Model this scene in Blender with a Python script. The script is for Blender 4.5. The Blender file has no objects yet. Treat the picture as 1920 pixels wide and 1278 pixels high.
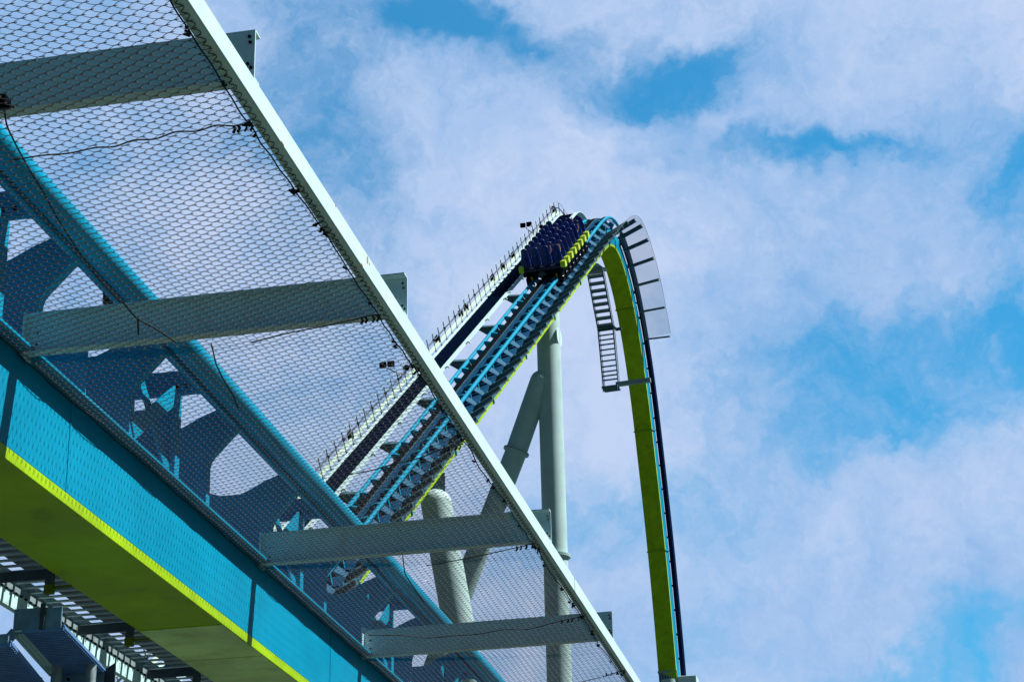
import bpy, math, random
import numpy as np
from mathutils import Vector, Matrix
random.seed(7); rng = np.random.default_rng(7)
R = math.radians
EYE = 1.7                      # everything below is measured from eye height; ground is 1.7 m under it
sc = bpy.context.scene
COL = sc.collection

# ------------------------------------------------------------------ materials
def new_mat(name):
    m = bpy.data.materials.new(name); m.use_nodes = True
    nt = m.node_tree; b = nt.nodes['Principled BSDF']
    return m, nt, b
def paint(name, col, rough=.45, metal=0., var=.12, scale=3., streak=0., bump=.0, spec=.5, dirt=None, dirt_amt=0.):
    m, nt, b = new_mat(name); N = nt.nodes; L = nt.links
    tc = N.new('ShaderNodeTexCoord'); mp = N.new('ShaderNodeMapping')
    L.new(tc.outputs['Object'], mp.inputs['Vector'])
    n1 = N.new('ShaderNodeTexNoise'); n1.inputs['Scale'].default_value = scale; n1.inputs['Detail'].default_value = 6
    n1.inputs['Roughness'].default_value = .65
    L.new(mp.outputs['Vector'], n1.inputs['Vector'])
    r1 = N.new('ShaderNodeMapRange'); r1.inputs['From Min'].default_value = .3; r1.inputs['From Max'].default_value = .7
    r1.inputs['To Min'].default_value = 1-var; r1.inputs['To Max'].default_value = 1+var
    L.new(n1.outputs['Fac'], r1.inputs['Value'])
    mul = N.new('ShaderNodeVectorMath'); mul.operation = 'SCALE'
    mul.inputs[0].default_value = col; L.new(r1.outputs['Result'], mul.inputs['Scale'])
    last = mul.outputs['Vector']
    if dirt is not None:
        n2 = N.new('ShaderNodeTexNoise'); n2.inputs['Scale'].default_value = scale*2.3; n2.inputs['Detail'].default_value = 9
        mp2 = N.new('ShaderNodeMapping'); mp2.inputs['Scale'].default_value = (1, 1, .18) if streak else (1, 1, 1)
        L.new(tc.outputs['Object'], mp2.inputs['Vector']); L.new(mp2.outputs['Vector'], n2.inputs['Vector'])
        r2 = N.new('ShaderNodeMapRange'); r2.inputs['From Min'].default_value = .56; r2.inputs['From Max'].default_value = .78
        r2.inputs['To Max'].default_value = dirt_amt
        L.new(n2.outputs['Fac'], r2.inputs['Value'])
        mx = N.new('ShaderNodeMix'); mx.data_type = 'RGBA'
        L.new(r2.outputs['Result'], mx.inputs['Factor']); L.new(last, mx.inputs['A']); mx.inputs['B'].default_value = (*dirt, 1)
        last = mx.outputs['Result']
    L.new(last, b.inputs['Base Color'])
    rr = N.new('ShaderNodeMapRange'); rr.inputs['To Min'].default_value = max(0, rough-.12); rr.inputs['To Max'].default_value = rough+.12
    L.new(n1.outputs['Fac'], rr.inputs['Value']); L.new(rr.outputs['Result'], b.inputs['Roughness'])
    b.inputs['Metallic'].default_value = metal
    b.inputs['Specular IOR Level'].default_value = spec
    if bump:
        bp = N.new('ShaderNodeBump'); bp.inputs['Strength'].default_value = bump; bp.inputs['Distance'].default_value = .01
        L.new(n1.outputs['Fac'], bp.inputs['Height']); L.new(bp.outputs['Normal'], b.inputs['Normal'])
    return m
M = dict(
 cyan=paint('cyan_paint', (.0004, .27, .45), .5, spec=.08, var=.11, scale=1.1, dirt=(.01, .16, .26), dirt_amt=.35, streak=1),
 lime=paint('lime_paint', (.33, .57, .005), .48, spec=.15, var=.2, scale=1.1, dirt=(.16, .25, .008), dirt_amt=.6),
 limereflect=paint('lime_reflection_paint', (.60, .88, .34), .5, spec=.3, var=.3, scale=1.1, dirt=(.30, .44, .02), dirt_amt=.6),  # lime with a pale reflection put into the colour
 white=paint('white_paint', (.54, .76, .78), .55, spec=.25, var=.06, scale=2.5, dirt=(.42, .50, .46), dirt_amt=.5, streak=1),
 column=paint('column_paint', (.42, .62, .62), .55, spec=.2, var=.08, scale=.8, dirt=(.27, .42, .38), dirt_amt=.55, streak=1),
 palegreen=paint('pale_green_paint', (.55, .72, .60), .5, var=.08, scale=2.5),
 galv=paint('galvanised_steel', (.30, .40, .42), .5, metal=.35, var=.22, scale=9, bump=.1),
 limeshade=paint('shaded_lime_paint', (.12, .16, .008), .6, spec=.1, var=.2, scale=4),  # the lime paint again, with its shade put into the colour
 galvlight=paint('pale_galvanised_steel', (.50, .78, .80), .55, spec=.2, var=.2, scale=6, dirt=(.05, .09, .10), dirt_amt=.7),
 padblue=paint('pad_blue_paint', (.004, .10, .20), .6, spec=.08, var=.2, scale=2),
 deepblue=paint('deep_blue_steel', (.004, .055, .13), .7, spec=.05, var=.3, scale=1.5),
 slat=paint('dark_galvanised', (.075, .165, .21), .7, spec=.1, metal=.2, var=.25, scale=1.2),
 wire=paint('galvanised_wire', (.085, .085, .085), .55, metal=.15, spec=.3, var=.15, scale=12),
 rope=paint('black_rope', (.012, .012, .014), .85, var=.3, scale=30),
 black=paint('black_rubber', (.006, .009, .014), .8, spec=0., var=.3, scale=8),
 darksteel=paint('dark_steel', (.035, .055, .075), .5, metal=.3, var=.3, scale=5),
 deck=paint('dark_walkway_tread', (.004, .012, .040), .9, spec=0., var=.25, scale=4),
 seat=paint('blue_seat_shell', (.001, .030, .20), .4, spec=.25, var=.08, scale=4),
 seatdk=paint('navy_seat_pad', (.004, .01, .06), .6, var=.15, scale=4),
 fender=paint('lime_car_shell', (.50, .72, .01), .3, var=.05, scale=4),
 yellow=paint('yellow_wheel', (.75, .42, .01), .4, var=.05, scale=8),
 chrome=paint('bright_steel', (.6, .65, .7), .25, metal=.9, var=.1, scale=8),
 skin=paint('skin', (.62, .33, .22), .6, var=.04, scale=5),
 red=paint('red_cloth', (.62, .02, .03), .8, var=.08, scale=9),
 whitecloth=paint('white_cloth', (.7, .72, .75), .8, var=.08, scale=9),
 bluecloth=paint('light_blue_cloth', (.12, .35, .6), .8, var=.08, scale=9),
 darkcloth=paint('dark_cloth', (.03, .035, .05), .85, var=.15, scale=9),
 greencloth=paint('grey_green_cloth', (.10, .16, .08), .8, var=.1, scale=9),
 hair=paint('brown_hair', (.05, .028, .015), .7, var=.3, scale=20),
 blond=paint('blond_hair', (.55, .36, .12), .7, var=.2, scale=20),
 brown=paint('red_brown_plastic', (.10, .018, .01), .4, var=.1, scale=9),
 rust=paint('rust_stain', (.42, .16, .03), .85, var=.3, scale=30),
 bluegrate=paint('blue_grating', (.12, .28, .60), .5, metal=.1, var=.2, scale=6),
 bluegalv=paint('weathered_blue_plate', (.13, .27, .40), .55, metal=.1, var=.35, scale=5, bump=.1),
)
# fine mesh seen as a thin screen, 150 m away
def screen(name, col, alpha):
    m, nt, b = new_mat(name); N = nt.nodes; L = nt.links
    b.inputs['Base Color'].default_value = (*col, 1); b.inputs['Roughness'].default_value = .6
    tr = N.new('ShaderNodeBsdfTransparent'); mx = N.new('ShaderNodeMixShader'); mx.inputs['Fac'].default_value = alpha
    L.new(tr.outputs[0], mx.inputs[1]); L.new(b.outputs[0], mx.inputs[2])
    L.new(mx.outputs[0], N['Material Output'].inputs['Surface'])
    return m
M['screen'] = screen('fine_net_screen', (.30, .36, .40), .27)
M['haze'] = None
mg, ntg, bg = new_mat('ground_asphalt_and_grass')
tcg = ntg.nodes.new('ShaderNodeTexCoord'); ng = ntg.nodes.new('ShaderNodeTexNoise'); ng.inputs['Scale'].default_value = .05; ng.inputs['Detail'].default_value = 8
rg = ntg.nodes.new('ShaderNodeValToRGB'); rg.color_ramp.elements[0].color = (.016, .044, .016, 1); rg.color_ramp.elements[1].color = (.05, .052, .055, 1)
rg.color_ramp.elements[0].position = .42; rg.color_ramp.elements[1].position = .52
ntg.links.new(tcg.outputs['Object'], ng.inputs['Vector']); ntg.links.new(ng.outputs['Fac'], rg.inputs['Fac']); ntg.links.new(rg.outputs['Color'], bg.inputs['Base Color'])
bg.inputs['Roughness'].default_value = .9

# ------------------------------------------------------------------ mesh building
def V(*a): return np.array(a, float)
class MB:
    def __init__(s): s.v = []; s.f = []; s.m = []; s.sm = []; s.mats = []; s.sharp = set()
    def mi(s, mat):
        if mat not in s.mats: s.mats.append(mat)
        return s.mats.index(mat)
    def add(s, vs, fs, mat, smooth=False):
        o = len(s.v); k = s.mi(mat)
        s.v += [tuple(map(float, p)) for p in vs]
        for f in fs: s.f.append([i+o for i in f]); s.m.append(k); s.sm.append(smooth)
        return s
    def box(s, lo, hi, mat, tf=None):
        x0, y0, z0 = lo; x1, y1, z1 = hi
        vs = [(x0,y0,z0),(x1,y0,z0),(x1,y1,z0),(x0,y1,z0),(x0,y0,z1),(x1,y0,z1),(x1,y1,z1),(x0,y1,z1)]
        if tf: vs = [tf(*p) for p in vs]
        return s.add(vs, [(0,3,2,1),(4,5,6,7),(0,1,5,4),(1,2,6,5),(2,3,7,6),(3,0,4,7)], mat)
    def bar(s, a, b, w, h, mat, up=(0,0,1)):
        a = np.array(a, float); b = np.array(b, float); t = b-a; L = np.linalg.norm(t); t /= L
        sd = np.cross(t, up); sd /= np.linalg.norm(sd); u = np.cross(sd, t)
        return s.box((-w/2, 0, -h/2), (w/2, L, h/2), mat, lambda x, y, z: a+sd*x+t*y+u*z)
    def prism(s, poly, lo, hi, mat, tf):
        """poly: 2D outline (ccw); tf(p, q, depth) -> point"""
        n = len(poly)
        vs = [tf(p, q, lo) for p, q in poly]+[tf(p, q, hi) for p, q in poly]
        fs = [list(range(n))[::-1], list(range(n, 2*n))]+[(i, (i+1) % n, n+(i+1) % n, n+i) for i in range(n)]
        return s.add(vs, fs, mat)
    def tube(s, pts, r, mat, n=8, caps=True, up=None):
        P = np.array(pts, float); k = len(P)
        T = np.gradient(P, axis=0); T /= np.linalg.norm(T, axis=1)[:, None]
        u = np.array(up if up is not None else ((0,0,1) if abs(T[0][2]) < .9 else (1,0,0)), float)
        rr = np.full(k, r) if np.isscalar(r) else np.array(r, float)
        vs = []
        for i in range(k):
            a = np.cross(T[i], u); a /= np.linalg.norm(a); b = np.cross(a, T[i]); u = b
            for j in range(n):
                th = 2*math.pi*j/n; vs.append(P[i]+rr[i]*(math.cos(th)*a+math.sin(th)*b))
        fs = [(i*n+j, i*n+(j+1) % n, (i+1)*n+(j+1) % n, (i+1)*n+j) for i in range(k-1) for j in range(n)]
        s.add(vs, fs, mat, n > 5)
        if caps:
            o = len(s.v)-len(vs); e = o+len(vs)-n; q = s.mi(mat)
            s.f += [[o+j for j in range(n)][::-1], [e+j for j in range(n)]]; s.m += [q, q]; s.sm += [False, False]
            s.sharp |= {tuple(sorted((b_+j, b_+(j+1) % n))) for b_ in (o, e) for j in range(n)}
        return s
    def sphere(s, c, r, mat, n=10, sc=(1,1,1)):
        vs = []; fs = []; m = n//2
        for i in range(m+1):
            for j in range(n):
                a = math.pi*i/m; b = 2*math.pi*j/n
                vs.append((c[0]+r*sc[0]*math.sin(a)*math.cos(b), c[1]+r*sc[1]*math.sin(a)*math.sin(b), c[2]+r*sc[2]*math.cos(a)))
        for i in range(m):
            for j in range(n): fs.append((i*n+j, (i+1)*n+j, (i+1)*n+(j+1) % n, i*n+(j+1) % n))
        return s.add(vs, fs, mat, True)
    def mesh(s, name, off=(0,0,0)):
        me = bpy.data.meshes.new(name)
        o = np.array(off)
        me.from_pydata([tuple(np.array(p)-o) for p in s.v], [], s.f)
        for m in s.mats: me.materials.append(M[m])
        me.polygons.foreach_set('material_index', s.m); me.polygons.foreach_set('use_smooth', s.sm)
        me.update()
        if s.sharp:
            for e in me.edges:
                if tuple(sorted(e.vertices)) in s.sharp: e.use_edge_sharp = True
        return me
    def build(s, name, parent=None, off=(0,0,0), bevel=0):
        ob = bpy.data.objects.new(name, s.mesh(name, off)); COL.objects.link(ob)
        if parent is not None: ob.parent = parent
        if bevel:
            b = ob.modifiers.new('bevel', 'BEVEL'); b.width = bevel; b.segments = 2; b.limit_method = 'ANGLE'
        return ob
def tag(o, label=None, cat=None, group=None, kind=None):
    for k, v in (('label', label), ('category', cat), ('group', group), ('kind', kind)):
        if v: o[k] = v
    return o
def empty(name, loc=(0,0,0), label=None, cat=None, group=None):
    o = bpy.data.objects.new(name, None); COL.objects.link(o); o.location = loc; o.empty_display_size = .3
    return tag(o, label, cat, group)
def put(name, me, parent, mat4):
    o = bpy.data.objects.new(name, me); COL.objects.link(o); o.parent = parent; o.matrix_local = mat4
    return o
Z = lambda z: z+EYE

# ------------------------------------------------------------------ camera
F_PX = 3800.; PITCH = R(23.0438); AZ = R(11.1878); ROLL = R(1.4)
cam = bpy.data.cameras.new('camera'); co = bpy.data.objects.new('camera', cam); COL.objects.link(co)
cam.sensor_width = 36; cam.lens = 36*F_PX/1920; cam.clip_end = 5000; cam.clip_start = .1
# heading: the near track runs along +Y; the camera looks AZ to its left
fw = np.array([-math.sin(AZ)*math.cos(PITCH), math.cos(AZ)*math.cos(PITCH), math.sin(PITCH)])
rt0 = np.array([math.cos(AZ), math.sin(AZ), 0]); up0 = np.cross(rt0, fw)
X = rt0*math.cos(ROLL)-up0*math.sin(ROLL); Y = rt0*math.sin(ROLL)+up0*math.cos(ROLL)
co.matrix_world = Matrix(((X[0], Y[0], -fw[0], 0), (X[1], Y[1], -fw[1], 0), (X[2], Y[2], -fw[2], EYE), (0, 0, 0, 1)))
sc.camera = co
def ray(x, y):
    d = (x-960)*X-(y-639)*Y+F_PX*fw; return d/np.linalg.norm(d)

# ------------------------------------------------------------------ light and sky
SUN_AZ, SUN_EL = R(78), R(54)       # azimuth from +Y towards +X
sd = Vector((math.sin(SUN_AZ)*math.cos(SUN_EL), math.cos(SUN_AZ)*math.cos(SUN_EL), math.sin(SUN_EL)))
sl = bpy.data.lights.new('sun', 'SUN'); sl.energy = 5.0; sl.angle = R(.55); sl.color = (1, .97, .92)
so = bpy.data.objects.new('sun', sl); COL.objects.link(so); so.rotation_euler = (-sd).to_track_quat('-Z', 'Y').to_euler()
w = bpy.data.worlds.new('World'); sc.world = w; w.use_nodes = True
nt = w.node_tree; N = nt.nodes; L = nt.links; N.clear()
sky = N.new('ShaderNodeTexSky'); sky.sky_type = 'NISHITA'; sky.sun_disc = False
sky.sun_elevation = SUN_EL; sky.sun_rotation = SUN_AZ; sky.altitude = 200; sky.air_density = 1.3; sky.ozone_density = 3
hs = N.new('ShaderNodeVectorMath'); hs.operation = 'MULTIPLY'; hs.inputs[1].default_value = (.12, 1.04, 1.34)
L.new(sky.outputs[0], hs.inputs[0])
bgs = N.new('ShaderNodeBackground'); bgs.inputs['Strength'].default_value = .074; L.new(hs.outputs[0], bgs.inputs['Color'])
tc = N.new('ShaderNodeTexCoord')
def vm(op, a, b=None, scale=None):
    n = N.new('ShaderNodeVectorMath'); n.operation = op
    for i, q in enumerate((a, b)):
        if q is None: continue
        if isinstance(q, (tuple, list)): n.inputs[i].default_value = q
        else: L.new(q, n.inputs[i])
    if scale is not None: n.inputs['Scale'].default_value = scale
    return n
def mt(op, a, b=None, c=None, clamp=False):
    n = N.new('ShaderNodeMath'); n.operation = op; n.use_clamp = clamp
    for i, q in enumerate((a, b, c)):
        if q is None: continue
        if isinstance(q, (int, float)): n.inputs[i].default_value = q
        else: L.new(q, n.inputs[i])
    return n.outputs[0]
def noise(vec, scale, detail=8, rough=.6, dist=0):
    n = N.new('ShaderNodeTexNoise'); n.inputs['Scale'].default_value = scale; n.inputs['Detail'].default_value = detail
    n.inputs['Roughness'].default_value = rough; n.inputs['Distortion'].default_value = dist; L.new(vec, n.inputs['Vector']); return n
dirv = tc.outputs['Generated']
wn = noise(dirv, 9, 5, .6)
wn2 = noise(dirv, 34, 6, .65)
warp = vm('ADD', dirv, vm('ADD', vm('SCALE', vm('SUBTRACT', wn.outputs['Color'], (.5,.5,.5)).outputs[0], scale=.11).outputs[0],
                         vm('SCALE', vm('SUBTRACT', wn2.outputs['Color'], (.5,.5,.5)).outputs[0], scale=.035).outputs[0]).outputs[0])
# openings in the cloud sheet: (direction, half widths along x and y as angles, strength)
holes = [(570,170,110,170,.55),(800,70,170,90,.35),(1700,720,260,160,.22),(820,45,130,60,.8),(1000,60,100,60,.4),(1215,150,165,52,.75),(1340,120,90,50,.6),(1560,250,170,28,.72),(1450,290,150,30,.35),(1890,380,75,100,.95),
         (1750,740,190,90,.46),(1600,820,130,40,.45),(1490,700,130,50,.35),(1640,1240,100,40,.55),(1850,1220,100,65,.65),(1110,960,190,80,.38),(1310,900,120,130,.25),
         (330,300,200,60,.25),(640,380,120,120,.42),(1900,620,60,60,.5),(1330,1180,90,60,.22),(720,560,130,80,.2),(1720,600,150,50,.45),(500,760,130,80,.25)]
tot = None
for (px, py, wx, wy, st) in holes:
    c0 = ray(px, py)
    dd = vm('SUBTRACT', warp.outputs[0], tuple(c0))
    a = mt('DIVIDE', vm('DOT_PRODUCT', dd.outputs[0], tuple(X)).outputs['Value'], wx/F_PX)
    b = mt('DIVIDE', vm('DOT_PRODUCT', dd.outputs[0], tuple(Y)).outputs['Value'], wy/F_PX)
    q = mt('ADD', mt('MULTIPLY', a, a), mt('MULTIPLY', b, b))
    g = mt('MULTIPLY', mt('EXPONENT', mt('MULTIPLY', q, -.8)), st)
    tot = g if tot is None else mt('ADD', tot, g)
# outside this patch clouds fade to an added dark tone that cuts fill light
away = mt('SUBTRACT', 1.0, vm('DOT_PRODUCT', warp.outputs[0], tuple(fw)).outputs['Value'])
mra = N.new('ShaderNodeMapRange'); L.new(away, mra.inputs['Value']); mra.inputs['From Min'].default_value = .07; mra.inputs['From Max'].default_value = .3; mra.inputs['To Max'].default_value = 1.
big = noise(warp.outputs[0], 7, 9, .62); fine = noise(warp.outputs[0], 26, 9, .66)
# generic broken sheet away from the openings described above
tx = mt('ADD', tot, mt('MULTIPLY', mt('SUBTRACT', big.outputs['Fac'], .5), .95))
tx = mt('ADD', tx, mt('MULTIPLY', mt('SUBTRACT', fine.outputs['Fac'], .5), 1.0))
vfine = noise(warp.outputs[0], 85, 7, .7)
tx = mt('ADD', tx, mt('MULTIPLY', mt('SUBTRACT', vfine.outputs['Fac'], .5), .45))
mr = N.new('ShaderNodeMapRange'); mr.interpolation_type = 'SMOOTHSTEP'; L.new(tx, mr.inputs['Value'])
mr.inputs['From Min'].default_value = -.12; mr.inputs['From Max'].default_value = .98; mr.inputs['To Min'].default_value = .0; mr.inputs['To Max'].default_value = .93
# cloud brightness and hue vary a little with thickness
cr = N.new('ShaderNodeValToRGB'); L.new(mt('ADD', mt('MULTIPLY', noise(warp.outputs[0], 6, 9, .68).outputs['Fac'], .7), mt('MULTIPLY', noise(warp.outputs[0], 22, 8, .7).outputs['Fac'], .3)), cr.inputs['Fac'])
cr.color_ramp.elements[0].position = .40; cr.color_ramp.elements[0].color = (.30, .50, .82, 1)
cr.color_ramp.elements[1].position = .60; cr.color_ramp.elements[1].color = (.54, .655, .90, 1)
dim_sky = N.new('ShaderNodeMix'); dim_sky.data_type = 'RGBA'; L.new(mra.outputs[0], dim_sky.inputs['Factor']); L.new(cr.outputs[0], dim_sky.inputs['A']); dim_sky.inputs['B'].default_value = (.008, .036, .09, 1)  # dark sky tone added out of view to weaken the fill
bgc = N.new('ShaderNodeBackground'); L.new(dim_sky.outputs['Result'], bgc.inputs['Color']); bgc.inputs['Strength'].default_value = .655
mxs = N.new('ShaderNodeMixShader'); L.new(mr.outputs[0], mxs.inputs[0]); L.new(bgc.outputs[0], mxs.inputs[1]); L.new(bgs.outputs[0], mxs.inputs[2])
wo = N.new('ShaderNodeOutputWorld'); L.new(mxs.outputs[0], wo.inputs[0])
sc.view_settings.view_transform = 'Standard'; sc.view_settings.look = 'None'; sc.view_settings.gamma = 1; sc.view_settings.exposure = .62

# ------------------------------------------------------------------ ground
gm = MB(); S = 2500
gm.add([(-S,-S,0),(S,-S,0),(S,S,0),(-S,S,0)], [(0,1,2,3)], 'cyan')
g = gm.build('ground'); g.data.materials.clear(); g.data.materials.append(mg); tag(g, kind='structure')

# ================================================================== NEAR TRACK
CV = -7.2; RZ = Z(7.35); BOT = Z(5.41); TOP = Z(6.35)
U0, U1 = -6., 60.
near = empty('coaster_track', (CV, U0, 0), 'near stretch of track: deep cyan box spine with lime underside, overhead behind the net', 'roller coaster track', 'stretches of roller coaster track')
nb = np.array((CV, U0, 0.))
m = MB()
hw = .445
# spine: web plates cyan, bottom plate and lower strip lime, thin overhanging top plate
m.box((CV-hw, U0, BOT+.105), (CV+hw, U1, TOP-.03), 'cyan')
m.box((CV-hw-.004, U0, BOT), (CV+hw+.004, U1, BOT+.103), 'lime')
m.box((CV-hw-.10, U0, TOP-.028), (CV+hw+.15, U1, TOP), 'cyan')
spine = m.build('spine', near, nb, bevel=.006)
for u in (12.9, 18.82, 20.12, 23.2, 29, 38):
    m = MB(); m.box((CV-hw+.01, u, BOT-.006), (CV+hw-.01, u+.012, BOT-.0005), 'lime'); m.build('weld_seam', near, nb)
m = MB(); m.box((CV-hw+.006, 18.835, BOT-.004), (CV+hw-.006, 20.118, BOT-.0006), 'limereflect'); m.build('reflection_panel', near, nb)  # added panels, a reflection painted into their pale colour
m = MB(); m.box((CV-hw+.006, 20.135, BOT-.004), (CV+hw-.006, 23.19, BOT-.0006), 'limereflect'); m.build('reflection_panel', near, nb)
for sgn in (1, -1):
    m = MB(); ys = np.linspace(U0, U1, 40)
    m.tube([(CV+sgn*.9, y, RZ) for y in ys], .116, 'cyan', 24)
    m.box((CV+sgn*.9-.03-sgn*.14, U0, RZ-.115), (CV+sgn*.9+.03-sgn*.14, U1, RZ-.03), 'cyan')
    m.build('rail', near, nb)
def tie_poly(w=.48, top=-.1, base=-1.0, railc=.9):
    k = railc/.9
    right = [(w, base), (w, -.50), (w+.015, -.44), (w+.05, -.39), (railc-.12, -.13), (railc-.10, .10), (.62*k, .11), (.40*k, .03), (.22*k, -.06), (.12*k, top)]
    return right+[(-x, y) for x, y in right[::-1]]
tp = tie_poly()
m = MB(); m.prism(tp, -.05, .05, 'cyan', lambda p, q, d: (p, d, q))
tie_me = m.mesh('tie')
TIES = [14.1+2.04*i for i in range(-8, 16)]
for u in TIES: put('tie', tie_me, near, Matrix.Translation((0, u-U0, RZ)))
dm = MB(); dm.box((-.455, -.01, -1.0), (.455, .01, -.36), 'cyan'); put('diaphragm', dm.mesh('diaphragm'), near, Matrix.Translation((0, 15.15-U0, RZ)))
for u in (14.9, 22.6, 30.4):
    m = MB(); m.box((CV+hw+.001, u, BOT+.11), (CV+hw+.006, u+.012, TOP-.035), 'cyan'); m.build('weld_bead', near, nb)
# splice frames with cross bracing beside every second tie
fr = MB()
fr.box((-.80, -.03, -.10), (.80, .03, .14), 'cyan')
fr.box((-.46, .0, -1.0), (.449, .02, -.22), 'cyan')
for s_ in (1, -1):
    fr.box((s_*.49-.03, -.06, -1.0), (s_*.49+.03, .06, -.101), 'cyan')
fr_me = fr.mesh('splice_frame')
bolt = MB(); bolt.tube([(0, -.055, -.03), (0, -.031, -.03)], .016, 'black', 6); bolt_me = bolt.mesh('bolt')
br = MB(); br.bar((.485, -1.04, -.84), (.485, -.02, -.10), .17, .02, 'cyan', (1, 0, 0)); br_me = br.mesh('cross_brace')
br = MB(); br.bar((.462, -1.0, -.16), (.462, -.03, -.95), .12, .02, 'cyan', (1, 0, 0)); br2_me = br.mesh('cross_brace')
for u in (9.3, 13.3, 17.2, 21.2, 25.2, 29.2, 33.2):
    f_ = put('splice_frame', fr_me, near, Matrix.Translation((0, u-U0, RZ)))
    for x in (-.6, -.5, -.2, 0, .2, .5, .6): put('bolt', bolt_me, f_, Matrix.Translation((x, 0, 0)))
    if u > 10: [put('cross_brace', q_, near, Matrix.Translation((0, u-U0, RZ))) for q_ in (br_me, br2_me)]

# trackside sensor under the rail
sb = empty('sensor_box', (-6.55, 15.6, Z(6.9)), 'small red-brown sensor box clamped under the cyan rail tube', 'sensor box')
P = ray(207, 562)*(15.6/ray(207, 562)[1]); P[2] += EYE; sb.location = P
m = MB(); m.box((-.055, -.05, -.05), (.055, .05, .035), 'brown'); m.box((-.06, -.055, .037), (.06, .055, .055), 'black'); m.build('housing', sb, bevel=.005)
m = MB(); m.tube([(.05, 0, 0), (.12, -.02, -.01), (.16, -.05, -.08), (.2, -.1, -.14)], .014, 'chrome', 8); m.tube([(0, 0, .05), (.02, 0, .16)], .012, 'black', 6); m.build('conduit', sb)

# ================================================================== CATCH NET (frame, edge rail, chain link)
net = empty('safety_net', (-6.7, 10, 0), 'chain link catch net laced between pale steel outriggers beside the near track', 'safety net')
nbz = np.array((-6.7, 10., 0.))
BEAMS = [(6.2, 1), (10.158, 1), (13.883, -1), (19.874, -1), (23.895, 1), (29.9, -1)]
for u, s_ in BEAMS:
    m = MB(); z0, z1 = Z(6.305), Z(6.645); a, b = -6.70, -3.562; t = .012; fl = .10
    ya, yb = (u, u+fl*s_) if s_ > 0 else (u-fl, u)
    m.box((a, min(u, u+t*s_), z0+t), (b, max(u, u+t*s_), z1-t), 'white')
    m.box((a, ya, z0), (b, yb, z0+t-.001), 'white'); m.box((a, ya, z1-t+.001), (b, yb, z1), 'white')
    o = m.build('outrigger', net, nbz)
    for (x, zz) in ((b-.035, z1-.05), (b-.03, z1-.09), (b-.04, z0+.10), (b-.02, z0+.07), (-6.62, z0+.2), (-6.62, z0+.1)):
        k = MB(); k.tube([(x, u-.012, zz), (x, u+.002, zz)], .011, 'black', 6); k.build('bolt', o, nbz)
    k = MB(); k.box((a-.015, u-.09, z0-.02), (a, u+.09, z1+.02), 'white'); e_ = k.build('end_plate', o, nbz)
m = MB(); uu0, uu1 = 4., 34.
m.box((-3.572, uu0, Z(6.150)), (-3.560, uu1, Z(6.300)), 'white')
m.box((-3.656, uu0, Z(6.150)), (-3.574, uu1, Z(6.160)), 'white')
er = m.build('edge_rail', net, nbz, bevel=.002)
for (u, z_, w_, h_) in ((12.70, 6.235, .035, .05), (12.77, 6.245, .012, .02), (12.55, 6.152, .05, .01), (11.9, 6.29, .015, .015), (15.2, 6.295, .02, .01), (10.7, 6.153, .06, .008)):
    k = MB(); k.box((-3.5605, u, Z(z_)), (-3.5585, u+w_, Z(z_+h_)), 'rust'); k.build('rust_spot', er, nbz)
for u in (8.4, 11.6, 16.0, 22.3):
    pass
k = MB(); k.box((-3.5615, 21.2, Z(6.149)), (-3.5575, 21.206, Z(6.301)), 'slat'); k.build('rail_joint', er, nbz)

# the chain link itself: interlocking zigzag wires, sagging between the outriggers
VL, VR = -6.705, -3.618
WN = 46; pw = (VR-VL)/WN; pitch = .0765; ua, ub = 7.4, 28.2
def smooth_noise(u, v, seed):
    r_ = np.random.default_rng(seed); o = np.zeros_like(u)
    for k in range(9):
        fu, fv = r_.uniform(.3, 2.6), r_.uniform(-2.2, 2.2); p = r_.uniform(0, 6.28); o += np.sin(fu*u*1.6+fv*v*1.6+p)*r_.uniform(.4, 1)/(1+fu)
    return o/3
bu = np.array([b[0] for b in BEAMS])
def net_surface(v, u):
    f = (v-VL)/(VR-VL)                       # 0 at the box, 1 at the edge rail
    zz = 6.285+(6.142-6.285)*f
    i = np.clip(np.searchsorted(bu, u)-1, 0, len(bu)-2); a = bu[i]; b = bu[i+1]; t = (u-a)/(b-a)
    hang = 4*t*(1-t)
    zz = zz-.075*np.sin(math.pi*np.clip(f, 0, 1))**.8*(.35+.65*hang)
    zz = zz-.05*np.exp(-((f-.16)/.14)**2)*np.clip(1-np.abs(u-14.6)/1.6, 0, 1)
    zz = zz+.012*smooth_noise(u*1.5, v*2, 3)*np.sin(math.pi*np.clip(f, 0, 1))
    pull = .018*np.clip(np.sin(u*1.9+.6), 0, 1)**2*f**3+.014*smooth_noise(u*5, v*0, 9)*f**4
    v2 = v-pull+.020*smooth_noise(u, v, 5)*np.sin(math.pi*np.clip(f, 0, 1))
    v2 = v2+.02*smooth_noise(u*2, v*0, 12)*(1-f)**5
    u2 = u+.06*smooth_noise(u*.8, v, 6)*np.sin(math.pi*np.clip(f, 0, 1))
    return v2, u2, zz
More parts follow.
